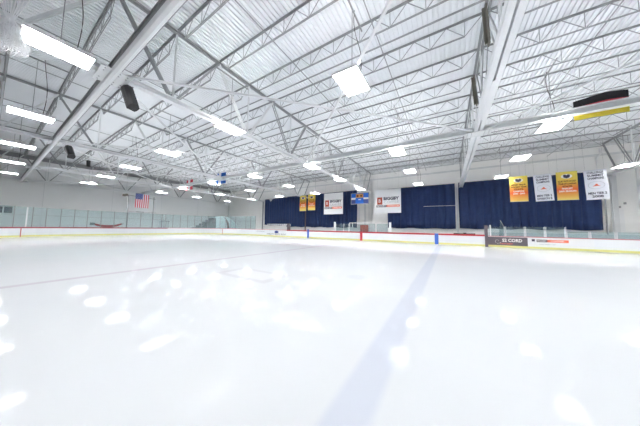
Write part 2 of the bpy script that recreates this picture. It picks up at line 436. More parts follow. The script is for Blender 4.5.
for bi, (xa, xb, ymin) in enumerate(bays):
    use = [y for y in rows if y >= ymin][::-1]
    for j, y in enumerate(use):
        t = thing('bar_joist', 'grey bar joist, %s from the far wall, %s' % (ORD[j], BN[bi]), 'roof joist', ((xa+xb)/2, y, 0), 0, 'open web bar joists under the roof deck')
        for nm, me in zip(('top_chord','bottom_chord','web'), JT): link(nm, me, t)

# ------------------------------------------------------------------ long beams, braces, pipes
def ibeam(name, label, y, z0, z1, w, xa, xb):
    t = thing(name, label, 'beam', (0, y, 0))
    b = MB(); b.box(xa, xb, -w/2, w/2, z0, z0+.03); b.box(xa, xb, -w/2, w/2, z1-.03, z1); b.build('flange', M['steel'], t)
    b = MB(); b.box(xa, xb, -.02, .02, z0+.03, z1-.03); b.build('beam_web', M['steel'], t)
    return t
# round-bottomed duct-like beam along the near side
t = thing('tie_beam', 'long white beam with shade-coloured side running to the left wall above the net bag', 'beam', (0, 2.12, 0))
b = MB(); pr = [(-.13, 7.02), (-.09, 6.95), (0, 6.92), (.07, 6.95), (.11, 7.02), (.11, 7.06), (-.13, 7.06)]
b.prism(pr, 0, XL+.1, XR-.1); b.build('flange', M['steel2'], t)
b = MB(); b.box(XL+.1, XR-.1, -.10, -.07, 7.06, 7.32); b.box(XL+.1, XR-.1, -.13, .11, 7.32, 7.36); b.build('beam_web', M['dkpaint'], t)  # dark grey web paints in the shade on the beam's near side
ibeam('tie_beam', 'long white beam across the middle of the roof carrying the national flags', 14.6, 7.08, 7.40, .26, XL+.1, XR-.1)
def rod(name, label, p, q, r, m='steel', cat='brace', group=None):
    b = MB(); b.tube([p, q], r, 8); return tag(b.build(name, M[m]), label, cat, group)
ya, yb = 2.15, 14.6
for i in range(5):
    x0, x1 = TX[i+1], TX[i]
    nm = BN[i+1]
    for (p, q, w) in (((x0+.3, ya+.3), (x1-.3, yb-.3), 'spreading away from the near beam'), ((x0+.3, yb-.3), (x1-.3, ya+.3), 'returning towards the near beam')):
        b = MB(); z = ZB - (.05 if w[0] == 's' else .15)
        b.bar((*p, z), (*q, z), .075, .075)
        tag(b.build('cross_brace', M['steel2']), 'white diagonal brace %s, %s' % (nm, w), 'brace', 'horizontal roof braces')
for (y, z, r, m, lab) in ((2.62, 8.0, .03, 'joist', 'thin grey sprinkler pipe alongside the near beam'),
                          (8.9, 9.75, .035, 'joist', 'thin grey sprinkler pipe over the middle lamps'),
                          (21.9, 9.7, .035, 'joist', 'thin grey sprinkler pipe towards the far wall')):
    rod('sprinkler_pipe', lab, (XL+.2, y, z), (XR-.2, y, z), r, m, 'pipe')
# bridging lines along Y
BR = [(-6.6,'left'), (-2.4,'right')]
for bi, xc in enumerate([7.7, -4.5, -16.8, -29.0, -41.2]):
    for s, w in ((-2.05, 'left'), (2.05, 'right')):
        b = MB(); b.bar((xc+s, -1, 9.90), (xc+s, YF-.1, 9.90), .035, .035)
        tag(b.build('bridging_rod', M['joist']), 'thin %s bridging line under the joists %s' % (w, BN[bi+1]), 'rod', 'joist bridging lines')

# ------------------------------------------------------------------ columns
CX = [14.0, 1.12, -11.4, -23.3, -35.0, -47.4]
CN = ['tall white column at the right end of the far wall', 'slim white column splitting the navy curtains at the blue line', 'white column with conduit in the gap between the curtains',
      'slim dark column in front of the left navy curtain', 'slim grey column at the left edge of the left curtain', 'column in the far left corner of the hall']
for i, x in enumerate(CX):
    m = M['steel'] if i not in (3, 4) else M['ad_dark'] if i == 3 else M['dkpaint']
    t = thing('wall_column', CN[i], 'column', (x, 32.35, 0), 0, 'columns along the far wall')
    w = (.17, .09, .11, .09, .09, .1)[i]
    b = MB(); b.box(-w, w, -w, -w+.03, 0, 7.03); b.box(-w, w, w-.03, w, 0, 7.03); b.box(-.015, .015, -w, w, 0, 7.03); b.build('shaft', m, t)
    b = MB(); b.box(-w-.06, w+.06, -w-.06, w+.06, -.03, .03); b.build('base_plate', M['dkpaint'], t)

# ------------------------------------------------------------------ lamps
def lamp_proto():
    W, L, H = .475, .70, .09
    b = MB(); z = 0
    b.box(-W, W, -L, L, .03, H); b.box(-W, -W+.025, -L, L, -.01, .03); b.box(W-.025, W, -L, L, -.01, .03); b.box(-W+.025, W-.025, -L, -L+.025, -.01, .03); b.box(-W+.025, W-.025, L-.025, L, -.01, .03)
    hous = b.mesh('housing', M['lampframe'])
    b = MB(); b.box(-W+.025, W-.025, -L+.025, L-.025, .012, .028); dif = b.mesh('diffuser', M['lamp'])
    b = MB()
    for i in range(1, 6): x = -W + 2*W*i/6; b.box(x-.006, x+.006, -L+.03, L-.03, -.008, .010)
    for i in range(1, 14): y = -L + 2*L*i/14; b.box(-W+.03, W-.03, y-.004, y+.004, -.008, .010)
    lou = b.mesh('louvre', M['steel'])
    b = MB(); 
    b.bar((0, 0, H), (0, 0, 2.93), .022, .022)
    for s in (-1, 1): b.bar((0, 0, H+.35), (0, s*.5, H), .01, .01)
    rod_ = b.mesh('hanger_rod', M['joist'])
    b = MB(); b.bar((0, -1.04, 2.95), (0, 1.04, 2.95), .05, .05); rail = b.mesh('hanger_rail', M['dkpaint'])
    pts = []
    for i in range(13):
        t = i/12; pts.append((.10+.14*math.sin(t*5.5), .25+.12*math.sin(t*3.0+.5), H + t*3.0))
    b = MB(); b.tube(pts, .013, 6); cord = b.mesh('power_cord', M['cable'], True)
    b = MB()
    b.box(-W+.08, -W+.26, -L+.06, L-.06, H, H+.008); u1 = b.mesh('added_uplight_panel', M['added_uplight'])  # added glow panels on the housing top, unseen, lifting the ceiling
    b = MB(); b.box(W-.26, W-.08, -L+.06, L-.06, H, H+.008); u2 = b.mesh('added_uplight_panel', M['added_uplight'])
    return hous, dif, lou, rod_, rail, cord, u1, u2
LP = lamp_proto()
LX = [20.0, 12.4, 4.7, -2.9, -10.15, -17.6, -25.2, -32.7, -40.2]
LXn = ['far right of', 'by the right edge truss,', 'right of the wide white truss,', 'left of the wide white truss,', 'under the centre line truss,', 'left of the centre line truss,', 'under the fourth truss,', 'left of the fourth truss,', 'nearest the left wall,']
LY = [27.0, 20.6, 15.0, 6.8, .85]
LYn = ['closest to the far wall', 'second from the far wall', 'third from the far wall', 'fourth from the far wall', 'in the nearest row']
for i, x in enumerate(LX):
    for j, y in enumerate(LY):
        t = thing('ceiling_lamp', 'bright white panel lamp %s %s' % (LXn[i] if i else 'at the unseen right end,', LYn[j]), 'ceiling lamp', (x, y, 6.86), 0, 'hanging panel lamps')
        for nm, me in list(zip(('housing','diffuser','louvre','hanger_rod','hanger_rail'), LP)) + ([('added_uplight_panel', LP[6]), ('added_uplight_panel', LP[7])] if j < 4 else []): link(nm, me, t)
        if (i+2*j) % 3 == 0 or (i, j) in ((4, 4), (5, 4), (3, 3)): link('power_cord', LP[5], t)

# ------------------------------------------------------------------ speakers
def speaker(label, p, q, w):
    p, q = Vector(p), Vector(q); L = (q-p).length; mid = (p+q)/2
    t = thing('loudspeaker', label, 'speaker', tuple(mid)); t.rotation_euler = (p-q).to_track_quat('Z', 'Y').to_euler(); h = w/2
    b = MB(); b.prism([(-h*.8,-h),(h*.8,-h),(h,-h*.4),(h,h*.4),(h*.5,h),(-h*.5,h),(-h,h*.4),(-h,-h*.4)], 2, -L/2, L/2); b.build('cabinet', M['black'], t)
    b = MB(); b.box(-h*.72, h*.72, -h-.015, -h, -L*.45, L*.45); b.build('grille', M['speaker_grille'], t)
    for k in (-.3, 0, .3):
        b = MB(); b.tube([(0, -h-.015, k*L), (0, -h-.03, k*L)], h*.6, 12); b.build('driver', M['speaker_grille'], t)
    b = MB(); b.bar((-h*.7, 0, L/2+.02), (h*.7, 0, L/2+.02), .06, .04); b.bar((0, 0, L/2), (0, 0, L/2+.2), .05, .05); b.build('bracket', M['steel'], t)
speaker('black loudspeaker hanging from the nearest joint plate beside the long beam', (-10.65, 2.59, 6.85), (-10.24, 2.71, 6.0), .34)
speaker('black loudspeaker hanging below the fourth truss beside the long beam', (-22.8, 2.74, 6.88), (-22.16, 2.83, 6.15), .38)
speaker('small black loudspeaker hanging far back before the left wall', (-35.0, 5.75, 8.75), (-34.9, 5.78, 8.05), .3)

# ------------------------------------------------------------------ net bag at the top left
def net_bag():
    t = thing('net_bag', 'bunched white netting hanging in the top left corner', 'net', (-9.35, -.03, 5.86))
    for lay, (sc, ph) in enumerate(((1, 0), (.82, 1.3), (.6, 2.4))):
        b = MB(); n, k = 18, 30
        for i in range(n+1):
            u = i/n; z = u*.75 + .04*lay
            r = .24 + .05*math.sin(u*7+ph) if u < .7 else .24*max(0, 1-(u-.7)/.3)**.8 + .03
            for j in range(k):
                a = 2*math.pi*j/k; rr = sc*r*(1+.20*math.sin(3*a+u*6+ph)+.10*math.sin(7*a-u*11))
                b.v.append((rr*math.cos(a)*.8, rr*math.sin(a)+.04*math.sin(u*7), z + .04*math.sin(2*a+ph)*(1-u)))
        for i in range(n):
            for j in range(k): b.f.append((i*k+j, i*k+(j+1)%k, (i+1)*k+(j+1)%k, (i+1)*k+j)); b.mi.append(0)
        o = b.build('netting', M['net'], t); w = o.modifiers.new('w', 'WIREFRAME'); w.thickness = .018; w.use_even_offset = False
    for a in range(9):
        s_ = (a-4)/4
        b = MB(); b.tube([(.1*math.cos(a*2), .16*math.sin(a*2), .35), (.02*math.cos(a), .05*s_, .78), (.03*s_, .16*s_, 1.15), (.05*s_, .30*s_, 1.7)], .011, 5)
        b.build('draw_cord', M['net'], t)
net_bag()

# ------------------------------------------------------------------ curtains
def curtain(label, x0, x1, zt, zb, seed, edge=0):
    rnd = random.Random(seed); t = thing('curtain', label, 'curtain', ((x0+x1)/2, 32.66, 0), 0, 'navy curtains on the far wall')
    n = max(8, int((x1-x0)*14)); ph = [rnd.uniform(0, 6.28) for _ in range(4)]
    off = []; b = MB(); rows_ = 7
    fl = [rnd.uniform(-.06, .06) for _ in range(n+1)]
    for i in range(n+1):
        u = i/n; x = x0+(x1-x0)*u - (x0+x1)/2
        y = .11*math.sin(x*9.3+ph[0]) + .06*math.sin(x*5.1+ph[1]) + .03*math.sin(x*17+ph[2])
        off.append((x, y))
    zt_f = zt if callable(zt) else (lambda u: zt)
    for th in (0, .02):
        for r in range(rows_+1):
            v = r/rows_
            for i, (x, y) in enumerate(off):
                u = i/n; z1 = zt_f(u)
                z0 = zb + .05*math.sin(x*2.1+ph[3]) + .03*fl[i]
                b.v.append((x*(1+.004*math.sin(v*5)), y*(.55+.45*v)+th, z1+(z0-z1)*v))
    N = (n+1)*(rows_+1)
    for s in (0, N):
        for r in range(rows_):
            for i in range(n):
                a = s+r*(n+1)+i; b.f.append((a, a+1, a+n+2, a+n+1)); b.mi.append(0)
    for i in range(n):
        for r in (0, rows_):
            a = r*(n+1)+i; b.f.append((a, a+1, N+a+1, N+a)); b.mi.append(0)
    b.build('cloth', M['curtain'], t, True)
    b = MB(); zr = zt_f(.5)
    b.tube([((x0-x1)/2, .12, zt_f(0)+.03), (0, .12, zt_f(.5)+.03), ((x1-x0)/2, .12, zt_f(1)+.03)], .03, 6); b.build('curtain_rail', M['dkpaint'], t)
    return t
curtain('left section of navy curtain with a dipped top corner beside the grey column', -34.85, -28.25, lambda u: 7.55 - .5*math.exp(-((u-.28)/.06)**2)*1.0 + .1*u, 1.85, 1)
curtain('navy curtain behind the two small yellow banners and left coffee banner', -28.2, -12.95, lambda u: 7.75+.1*u, 1.55, 2)
curtain('navy curtain right of the white column gap, behind the right coffee banner', -7.85, .92, lambda u: 7.62, 1.58, 3)
curtain('widest navy curtain behind the four championship banners', 1.32, 13.35, lambda u: 7.67 if u < .93 else 7.67-.5*(u-.93)/.07, 1.62, 4)
b = MB(); b.tube([(-2.84,32.45,4.68),(1.0,32.45,4.66)], .025, 6); tag(b.build('curtain_rod', M['white']), 'thin white horizontal rod in front of the navy curtain', 'rod')

# ------------------------------------------------------------------ banners
def cords(t, w, top, zroof):
    b = MB()
    for s in (-1, 1): b.bar((s*w*.42, 0, 0), (s*w*.42, 0, zroof-top), .006, .006)
    b.build('hanging_cord', M['joist'], t)
def banner(label, x0, x1, z0, z1, y, m, rz=0, ry=0, group=None):
    w, h = x1-x0, z1-z0
    t = thing('banner', label, 'banner', ((x0+x1)/2, y, z1), rz, group); t.rotation_euler = (0, ry, rz)
    b = MB(); n = 6
    for i in range(n):
        xa, xb = -w/2+w*i/n, -w/2+w*(i+1)/n
        b.box(xa, xb, -.004, .004, -h, 0)
    c = b.build('cloth', M[m], t)
    for q in (0, -h):
        b = MB(); b.tube([(-w/2-.02, .006, q), (w/2+.02, .006, q)], .014, 6); b.build('rod', M['steel'], t)
    cords(t, w, z1, 9.85)
    return t, c, w, h
def orange_banner(label, x0, x1, z0, z1, y, lines, rz=0, group='yellow and orange team banners'):
    t, c, w, h = banner(label, x0, x1, z0, z1, y, 'orange_banner', rz, 0, group)
    k = h/2.5
    b = MB()                                              # emblem: dark helmet shape with pale face
    for i in range(14):
        a = 2*math.pi*i/14; a2 = 2*math.pi*(i+1)/14
        b.prism([(0, -.42*k), (.27*math.cos(a)*w, -.42*k+.20*k*math.sin(a)), (.27*math.cos(a2)*w, -.42*k+.20*k*math.sin(a2))], 1, -.012, -.006)
    b.build('emblem', M['text_white'], c)
    b = MB(); b.prism([(-.17*w,-.30*k),(-.14*w,-.52*k),(0,-.60*k),(.14*w,-.52*k),(.17*w,-.30*k),(.06*w,-.25*k),(0,-.33*k),(-.06*w,-.25*k)], 1, -.018, -.012); b.build('emblem', M['text_dark'], c)
    z = -.86*k
    for (s, mm, wd, sz) in lines:
        text(s, sz*k, M[mm], c, 0, z, wd*w, .006); z -= sz*k*1.12
    return t
def white_banner(label, x0, x1, z0, z1, y, top, bottom, rz=0, ry=0):
    t, c, w, h = banner(label, x0, x1, z0, z1, y, 'banner_white', rz, ry, 'white championship banners')
    z = -.24
    for s in top: text(s, .25, M['text_dark'], c, 0, z, w*.72, .006); z -= .25
    z = -2.02
    for s in bottom: text(s, .26, M['text_dark'], c, 0, z, w*(.80 if len(s) > 5 else .5), .008); z -= .27
    b = MB()
    for i in range(20):
        a = 2*math.pi*i/20; a2 = 2*math.pi*(i+1)/20
        b.bar((.36*w*math.cos(a), -.01, -1.32+.32*math.sin(a)), (.36*w*math.cos(a2), -.01, -1.32+.32*math.sin(a2)), .012, .03, (0,1,0))
    b.build('emblem', M['text_grey'], c)
    b = MB(); b.prism([(-.22,-1.42),(-.08,-1.30),(-.02,-1.20),(.06,-1.24),(.10,-1.34),(.24,-1.42),(.05,-1.40)], 1, -.014, -.006); b.build('emblem', M['orange_red'], c)
    return t
L1 = [('MIDGET MAJOR', 'text_brown', .80, .20), ('HOCKEY TEAM', 'text_brown', .84, .20), ('STATE', 'text_brown', .5, .18), ('CHAMPIONS', 'text_white', .60, .20), ('2008 - 2009', 'text_white', .66, .20)]
L2 = [('SQUIRT ELITE HOCKEY', 'text_brown', .86, .20), ('TEAM OF LANSING', 'text_brown', .84, .20), ('STATE', 'text_brown', .45, .18), ('FINALIST', 'text_white', .5, .20), ('2009 SEASON', 'text_white', .80, .20)]
orange_banner('yellow and orange team banner leftmost of the four over the widest curtain', 5.30, 6.60, 4.28, 6.76, 27, L1)
white_banner('white championship banner between the two larger yellow team banners', 6.99, 8.20, 4.24, 6.74, 27, ('CHALLENGE','SUMMIT','CHAMPIONS'), ('MEN TIER 2','DIVISION B'), 0, math.radians(-2.5))
orange_banner('yellow and orange team banner between the two white championship banners', 8.49, 9.78, 4.24, 6.80, 27, L2)
white_banner('white championship banner at the right end of the widest curtain', 10.13, 11.40, 4.20, 6.74, 27, ('CHALLENGE','SUMMIT','CHAMPIONS'), ('MEN TIER 2','2008'), 0, math.radians(-2))
orange_banner('small yellow team banner left of the dark column', -22.95, -21.50, 4.42, 7.22, 30, L1)
orange_banner('small yellow team banner right of the dark column', -21.12, -19.58, 4.50, 7.26, 30, L2)
def coffee_banner(label, x0, x1, z0, z1, y):
    t, c, w, h = banner(label, x0, x1, z0, z1, y, 'white', 0, 0, 'white coffee banners')
    b = MB(); b.box(-.43*w, -.22*w, -.02, -.006, -.64*h, -.33*h); bl = b.build('logo_block', M['big_red'], c)
    text('B', .20*h, M['text_white'], c, -.325*w, -.485*h, .085*w, .0, -.026)
    text('BIGGBY', .17*h, M['text_dark'], c, .13*w, -.40*h, .60*w, .03)
    text('COFFEE', .15*h, M['text_grey'], c, .13*w, -.55*h, .58*w, -.004)
    b = MB(); b.box(-.46*w, -.05*w, -.016, -.006, -.75*h, -.66*h); b.build('bar', M['text_dark'], c)
    b = MB(); b.box(-.05*w, .45*w, -.016, -.006, -.75*h, -.66*h); b.build('bar', M['orange_red'], c)
    text('BIGGBY', .08*h, M['text_white'], c, -.25*w, -.705*h, .34*w, .004, -.022)
    text('COFFEE.COM', .07*h, M['text_white'], c, .2*w, -.705*h, .42*w, .002, -.022)
coffee_banner('white coffee banner hung before the left curtains', -17.80, -14.25, 3.72, 7.22, 30)
coffee_banner('larger white coffee banner right of the small blue sign', -8.97, -5.42, 3.70, 7.10, 30)
# small blue and orange sign
t = thing('hanging_sign', 'small blue and orange sign above the white column gap', 'sign', (-11.4, 30, 6.88))
b = MB(); b.box(-1.45, 1.45, -.03, .03, -1.72, 0); b.build('panel', M['text_grey'], t)
def patch(x0, x1, z0, z1, m, y=-.04):
    b = MB(); b.box(x0, x1, y, -.03, z0, z1); b.build('picture_area', M[m], t)
patch(-1.38, 1.38, -.78, -.06, 'sign_blue'); patch(-.62, .55, -.72, -.14, 'sign_orange', -.05); patch(-1.38, 1.38, -1.64, -1.02, 'flag_blue'); patch(-.7, .6, -1.60, -.80, 'sign_blue', -.05)
patch(-1.38, -.62, -1.0, -.70, 'white', -.045); patch(.55, 1.38, -1.0, -.74, 'white', -.045); patch(-.2, .2, -1.10, -.95, 'white', -.06)
patch(-.5, -.2, -.6, -.3, 'text_brown', -.06); patch(.1, .35, -.6, -.3, 'text_brown', -.06)
b = MB(); 
for s in (-1, 1): b.bar((s*1.2, 0, 0), (s*1.2, 0, 2.95), .015, .015)
b.build('hanging_cord', M['joist'], t)
# tricolour flag behind the beam
def draped(label, x0, x1, y, zt, h, cols, cross=None, kink=None):
    w = x1-x0; t = thing('flag', label, 'flag', ((x0+x1)/2, y, zt), 0, 'national flags hung behind the roof beam')
    b = MB(); nx, nz = 24, 24
    for th in (0, .008):
        for i in range(nx+1):
            u = i/nx
            for j in range(nz+1):
                v = j/nz; top = kink(u) if kink else 0
                b.v.append((-w/2+w*u, .03*math.sin(u*14)*v+th, top + (-h-top)*v))
    N = (nx+1)*(nz+1)
    for s in (0, N):
        for i in range(nx):
            for j in range(nz):
                a = s+i*(nz+1)+j; b.f.append((a, a+1, a+nz+2, a+nz+1))
                v = (j+.5)/nz; u = (i+.5)/nx
                b.mi.append((0 if v < 1/3 else 1 if v < 2/3 else 2) if not cross else (1 if (abs(u-cross[0]) < cross[2] or abs(v-cross[1]) < cross[3]) else 0))
    b.build('cloth', [M[c] for c in cols], t, True)
    b = MB(); b.tube([(-w/2,.02,-.16 if kink else .02),(w/2,.02,-.16 if kink else .02)], .012, 6)
    for s in (-1, 1): b.bar((s*w*.42, .02, 0), (s*w*.42, .02, 9.86-zt), .008, .008)
    b.build('rod', M['steel'], t)
draped('black, red and gold flag hung behind the beam at the right', 5.42, 7.1, 14.86, 8.0, 1.10, ['flag_black','flag_red','flag_gold'], kink=lambda u: -.15+.17*min(1, u/.62) - .10*max(0, (u-.62)/.38))
draped('royal blue flag with white cross hung behind the beam left of centre', -24.55, -22.65, 14.86, 8.0, 1.35, ['flag_royal','flag_white'], cross=(.36,.5,.12,.13))
draped('red flag with white cross hung behind the distant end of the beam', -32.1, -30.4, 14.95, 8.0, 1.45, ['flag_red','flag_white'], cross=(.42,.5,.16,.17))

# ------------------------------------------------------------------ left glass, posts and what stands behind
GY = [-.4, .5, 1.49, 2.28, 2.66, 3.59, 4.66, 5.73, 6.81, 8.05, 9.31, 10.7, 12.2, 13.7, 14.9]
def end_xy(y):      # the outer edge of the boards at y
    if y < YA+R_: return XA+R_ - math.sqrt(max(0, R_*R_-(YA+R_-y)**2)) - .07
    if y > YB-R_: return XA+R_ - math.sqrt(max(0, R_*R_-(y-(YB-R_))**2)) - .07
    return XA-.07
pts = [(end_xy(y), y) for y in GY]
for a in range(176, 92, -7):
    pts.append((XA+R_+(R_+.07)*math.cos(math.radians(a)), YB-R_+(R_+.07)*math.sin(math.radians(a))))
pts += [(-29.3, YB+.07), (-28.1, YB+.07), (-26.9, YB+.07)]
where = ['low on the left end board near the frame edge', 'at the dark window', 'beside the dark window', 'next to the thick white post', 'just past the thick white post', 'second past the thick white post', 'third past the thick white post',
         'before the red sled', 'at the red sled', 'at the far end of the red sled', 'between the sled and the flag frame', 'under the national flag, near half', 'under the national flag, far half', 'right of the flag frame']
post_me = None
for i, (x, y) in enumerate(pts):
    gate = 11 <= i <= 13
    lab = 'slim glass post, %s along the left glass' % (ORD[i] if i < 17 else ORD[i-17] + ' after the seventeenth')
    b = MB(); r = .03 if i != 3 else .05
    b.box(-r, r, -r, r, 0, 2.18)
    o = b.build('glass_post', M['white' if i == 3 else 'dkpaint'], None, loc=(x, y, 1.07)); tag(o, lab if i != 3 else 'thick white glass post near the dark window', 'post', 'posts between the glass panes')
for i in range(len(pts)-1):
    (xa, ya_), (xb, yb_) = pts[i], pts[i+1]; d = Vector((xb-xa, yb_-ya_)); L = d.length; d.normalize()
    if L < .5 and i != 3: pass
    lab = 'clear shield glass pane %s' % (where[i] if i < len(where) else '%s around the far left corner' % ORD[i-len(where)])
    t = thing('shield_glass', lab, 'glass pane', (xa, ya_, 1.07), math.atan2(d.y, d.x), 'glass panes over the left boards')
    z1 = 2.15 if not (i in (11, 12)) else 2.2
    b = MB(); b.box(.035, L-.035, -.006, .006, .0, z1); b.build('pane', M['glass'], t)
    b = MB(); b.box(.035, L-.035, -.012, .012, 1.28, 1.31); b.build('mid_rail', M['joist'], t)
# netting frame with the national flag
t = thing('pole_stand', 'dark pole frame holding a cross bar behind the left glass', 'frame', (-39.45, 0, 0))
for y in (10.7, 13.75):
    b = MB(); b.tube([(0, y, -.03), (0, y, 5.85)], .05, 8); b.build('pole', M['dkpaint'], t)
b = MB(); b.tube([(0, 10.5, 5.8), (0, 13.95, 5.55)], .035, 8); b.build('cross_bar', M['dkpaint'], t)
b = MB(); b.tube([(0, 10.7, 3.42), (0, 14.2, 3.40)], .02, 6); b.box(-.03, .03, 11.7, 12.6, 3.36, 3.46); b.build('lower_bar', M['dkpaint'], t)
b = MB(); b.box(-.15, .12, 10.05, 10.35, 5.55, 5.85); b.box(-.1, .1, 10.35, 10.6, 5.65, 5.95); b.build('clamp', M['rust'], t)
t = thing('national_flag', 'red and white striped flag with navy star field hanging vertically', 'flag', (-39.36, 11.45, 4.05))
b = MB(); W, H = 1.62, 2.12; n = 13
for i in range(n):
    y0, y1 = W*i/n, W*(i+1)/n; z1 = H - .1*(y0/W)
    red = (i % 2 == 0)
    if i < 7: b.box(0, .01, y0, y1, 0, H*.6, 0 if red else 1)
    else: b.box(0, .01, y0, y1, 0, z1, 0 if red else 1)
b.build('cloth', [M['flag_red'], M['flag_white']], t)
b = MB(); b.box(-.002, .014, 0, W*7/13, H*.6, H); b.build('star_field', M['flag_blue'], t)
b = MB()
for r in range(9):
    for c in range(6 if r % 2 == 0 else 5):
        yy = W*7/13*((c+.5)/6 + (0 if r % 2 == 0 else 1/12)); zz = H*.6 + H*.4*(r+.7)/9.4
        b.prism([(yy+.024*math.cos(a*math.pi*.4+.3)*(1 if a % 1 == 0 else .4), zz+.024*math.sin(a*math.pi*.4+.3)) for a in range(5)], 0, .014, .017)
b.build('stars', M['flag_white'], t)
# red rescue sled resting on the board cap
t = thing('rescue_sled', 'curved red sled with dark ends lying on a stand behind the left glass', 'sled', (-39.6, 7.45, 1.07))
b = MB(); n = 24; prev = None; secs = []
for i in range(n+1):
    u = i/n; y = 2.75*u; z = .14 + .42*(2*u-1)**2*.8; w = .17*(1-.5*abs(2*u-1)); hh = .19*(1-.4*abs(2*u-1))
    secs.append([(-w, y, z+hh), (-w*.7, y, z-hh*.4), (0, y, z-hh), (w*.7, y, z-hh*.4), (w, y, z+hh), (w*.8, y, z+hh), (0, y, z-hh*.3), (-w*.8, y, z+hh)])
for s in secs: b.v += s
for i in range(n):
    for j in range(8): b.f.append((i*8+j, i*8+(j+1)%8, i*8+8+(j+1)%8, i*8+8+j)); b.mi.append(0)
b.f += [tuple(range(8)), tuple(n*8+j for j in range(8))]; b.mi += [0, 0]
b.build('hull', M['redcloth'], t)
b = MB(); b.box(-.15, .15, -.28, .12, .30, .62); b.build('end_pad', M['greycloth'], t)
b = MB(); b.bar((0, 2.55, .42), (0, 2.95, .52), .12, .12); b.build('end_pad', M['greycloth'], t)
b = MB(); b.box(-.05, .05, .9, 1.85, -.1, .08); b.box(-.05, .05, 1.3, 1.45, -1.1, -.1); b.box(-.2, .2, 1.0, 1.75, -1.1, -1.04); b.build('stand', M['greycloth'], t)
# white bin with sticks
t = thing('stick_bin', 'white slatted bin with hockey sticks standing behind the left glass', 'bin', (-40.8, 15.25, -.03))
b = MB(); b.box(-.4, .4, 0, 1.25, 0, 2.25); b.build('bin_body', M['white'], t)
b = MB()
for k in range(4): b.box(.4, .42, .12+.3*k, .2+.3*k, .2, 2.2)
b.box(.4, .43, 0, 1.25, 2.12, 2.25); b.build('slats', M['text_grey'], t)
b = MB(); b.bar((0,.4,2.2),(0,1.0,3.5),.03,.02); b.bar((0,.8,2.2),(.1,.9,2.9),.03,.02); b.bar((.1,.5,2.25),(.1,.9,2.45),.03,.06); b.build('sticks', M['dkpaint'], t)
# pale dome in the corner
t = thing('domed_cover', 'pale teal dome with a brown band in the far left corner behind glass', 'cover', (-44.0, 28.2, -.03))
b = MB(); nu, nv = 32, 12
for j in range(nv+1):
    ph = math.pi/2*j/nv
    for i in range(nu):
        a = 2*math.pi*i/nu; b.v.append((2.6*math.cos(ph)*math.cos(a), 4.3*math.cos(ph)*math.sin(a), 3.75*math.sin(ph)**.9))
for j in range(nv):
    for i in range(nu): b.f.append((j*nu+i, j*nu+(i+1)%nu, (j+1)*nu+(i+1)%nu, (j+1)*nu+i)); b.mi.append(0)
b.build('cover_sheet', M['teal'], t, True)
b = MB()
for j in range(10):
    p0, p1 = math.pi/2*j/10, math.pi/2*(j+1)/10
    q = [(2.66*math.cos(p)*math.cos(a), 4.36*math.cos(p)*math.sin(a)*1.0, 3.8*math.sin(p)**.9) for p in (p0, p1) for a in (-.02, .12)]
    b.quad(q[0], q[1], q[3], q[2])
b.build('band', M['brown'], t)
b = MB()
pp = [(2.3, -1.9+i*.62, 1.1+.38*i) for i in range(6)]
for i, p in enumerate(pp): b.box(-.8, .8, p[1], p[1]+.62, 0, p[2]+.1)
st = b.build('bleacher_steps', M['greycloth'])
st.location = (-40.4, 22.5, -.03)
tag(st, 'grey stepped stand climbing beside the pale corner dome', 'steps')

# ------------------------------------------------------------------ far side fittings
def fpost(label, x, z0, z1, w=.06, m='white', y=YB+.06):
    b = MB(); b.box(x-w, x+w, y-w*.7, y+w*.7, z0, z1); return tag(b.build('rink_post', M[m]), label, 'post')
fpost('thick white post at the left end of the bench glass', -12.2, 1.07, 2.22, .10)
fpost('thick white post at the right end of the bench glass', -5.38, 1.07, 2.16, .11)
def fglass(label, x0, x1, z0, z1, y=YB+.07):
    t = thing('shield_glass', label, 'glass pane', (x0, y, z0))
    b = MB(); b.box(0, x1-x0, -.006, .006, 0, z1-z0); b.build('pane', M['glass'], t)
    for e in (0, x1-x0):
        b = MB(); b.box(e-.01, e+.01, -.012, .012, 0, z1-z0); b.build('edge_strip', M['white'], t)
for a, b_, l in ((-12.05,-11.0,'left end'), (-10.95,-10.3,'left of the white door frame'), (-10.2,-7.0,'before the red door'), (-6.9,-5.6,'right end')):
    fglass('low bench glass pane, %s' % l, a+.03, b_-.03, 1.07, 2.0)
t = thing('door_frame', 'white frame bar across the bench opening before the red door', 'frame', (0, YB+.26, 0))
b = MB(); b.box(-10.28, -7.0, -.04, .04, 2.06, 2.14); b.build('top_bar', M['white'], t)
for x in (-10.24, -9.9, -8.95, -7.3): 
    b = MB(); b.box(x-.035, x+.035, -.03, .03, 0, 2.06); b.build('upright', M['white'], t)
b = MB(); b.box(-11.35, -10.05, 32.2, 32.3, -.03, 2.0); b2 = MB()
o = b.build('door_2', M['big_red'], None, loc=(-1.6+1.2, -1.2, 0)); o['kind'] = 'structure'
# blue cross-ice gate post, dark post
t = thing('gate_post', 'dark navy post at the end of the bright red cap', 'post', (2.86, YB+.05, 0))
b = MB(); b.box(-.10, .12, -.09, .10, 0, 1.9); b.build('shaft', M['ad_dark'], t)
fpost('white glass post right of the dark gate post', 3.17, .98, 1.92, .05)
for i, x in enumerate((4.15, 5.39, 6.55, 7.67, 8.85, 10.05, 11.2, 12.4)):
    fpost('%s short white post right of the leaning glass' % ORD[i], x, .98, 1.80 if x < 8 else 1.45, .016, 'steel')
rp = [2.98, 4.15, 5.39, 6.55, 7.67, 8.85, 10.05, 11.2, 12.4]
for i in range(len(rp)-1):
    fglass('%s low glass pane right of the dark gate post' % ORD[i], rp[i]+.06, rp[i+1]-.06, .98, 1.78 if rp[i] < 7 else 1.45)
b = MB(); b.box(3.0, 13.0, YB+.22, YB+.55, .0, 1.28); tag(b.build('bench_ledge', mat('ledge_grey', (.55,.62,.64), .4)), 'pale grey ledge running behind the low glass at the right', 'ledge')
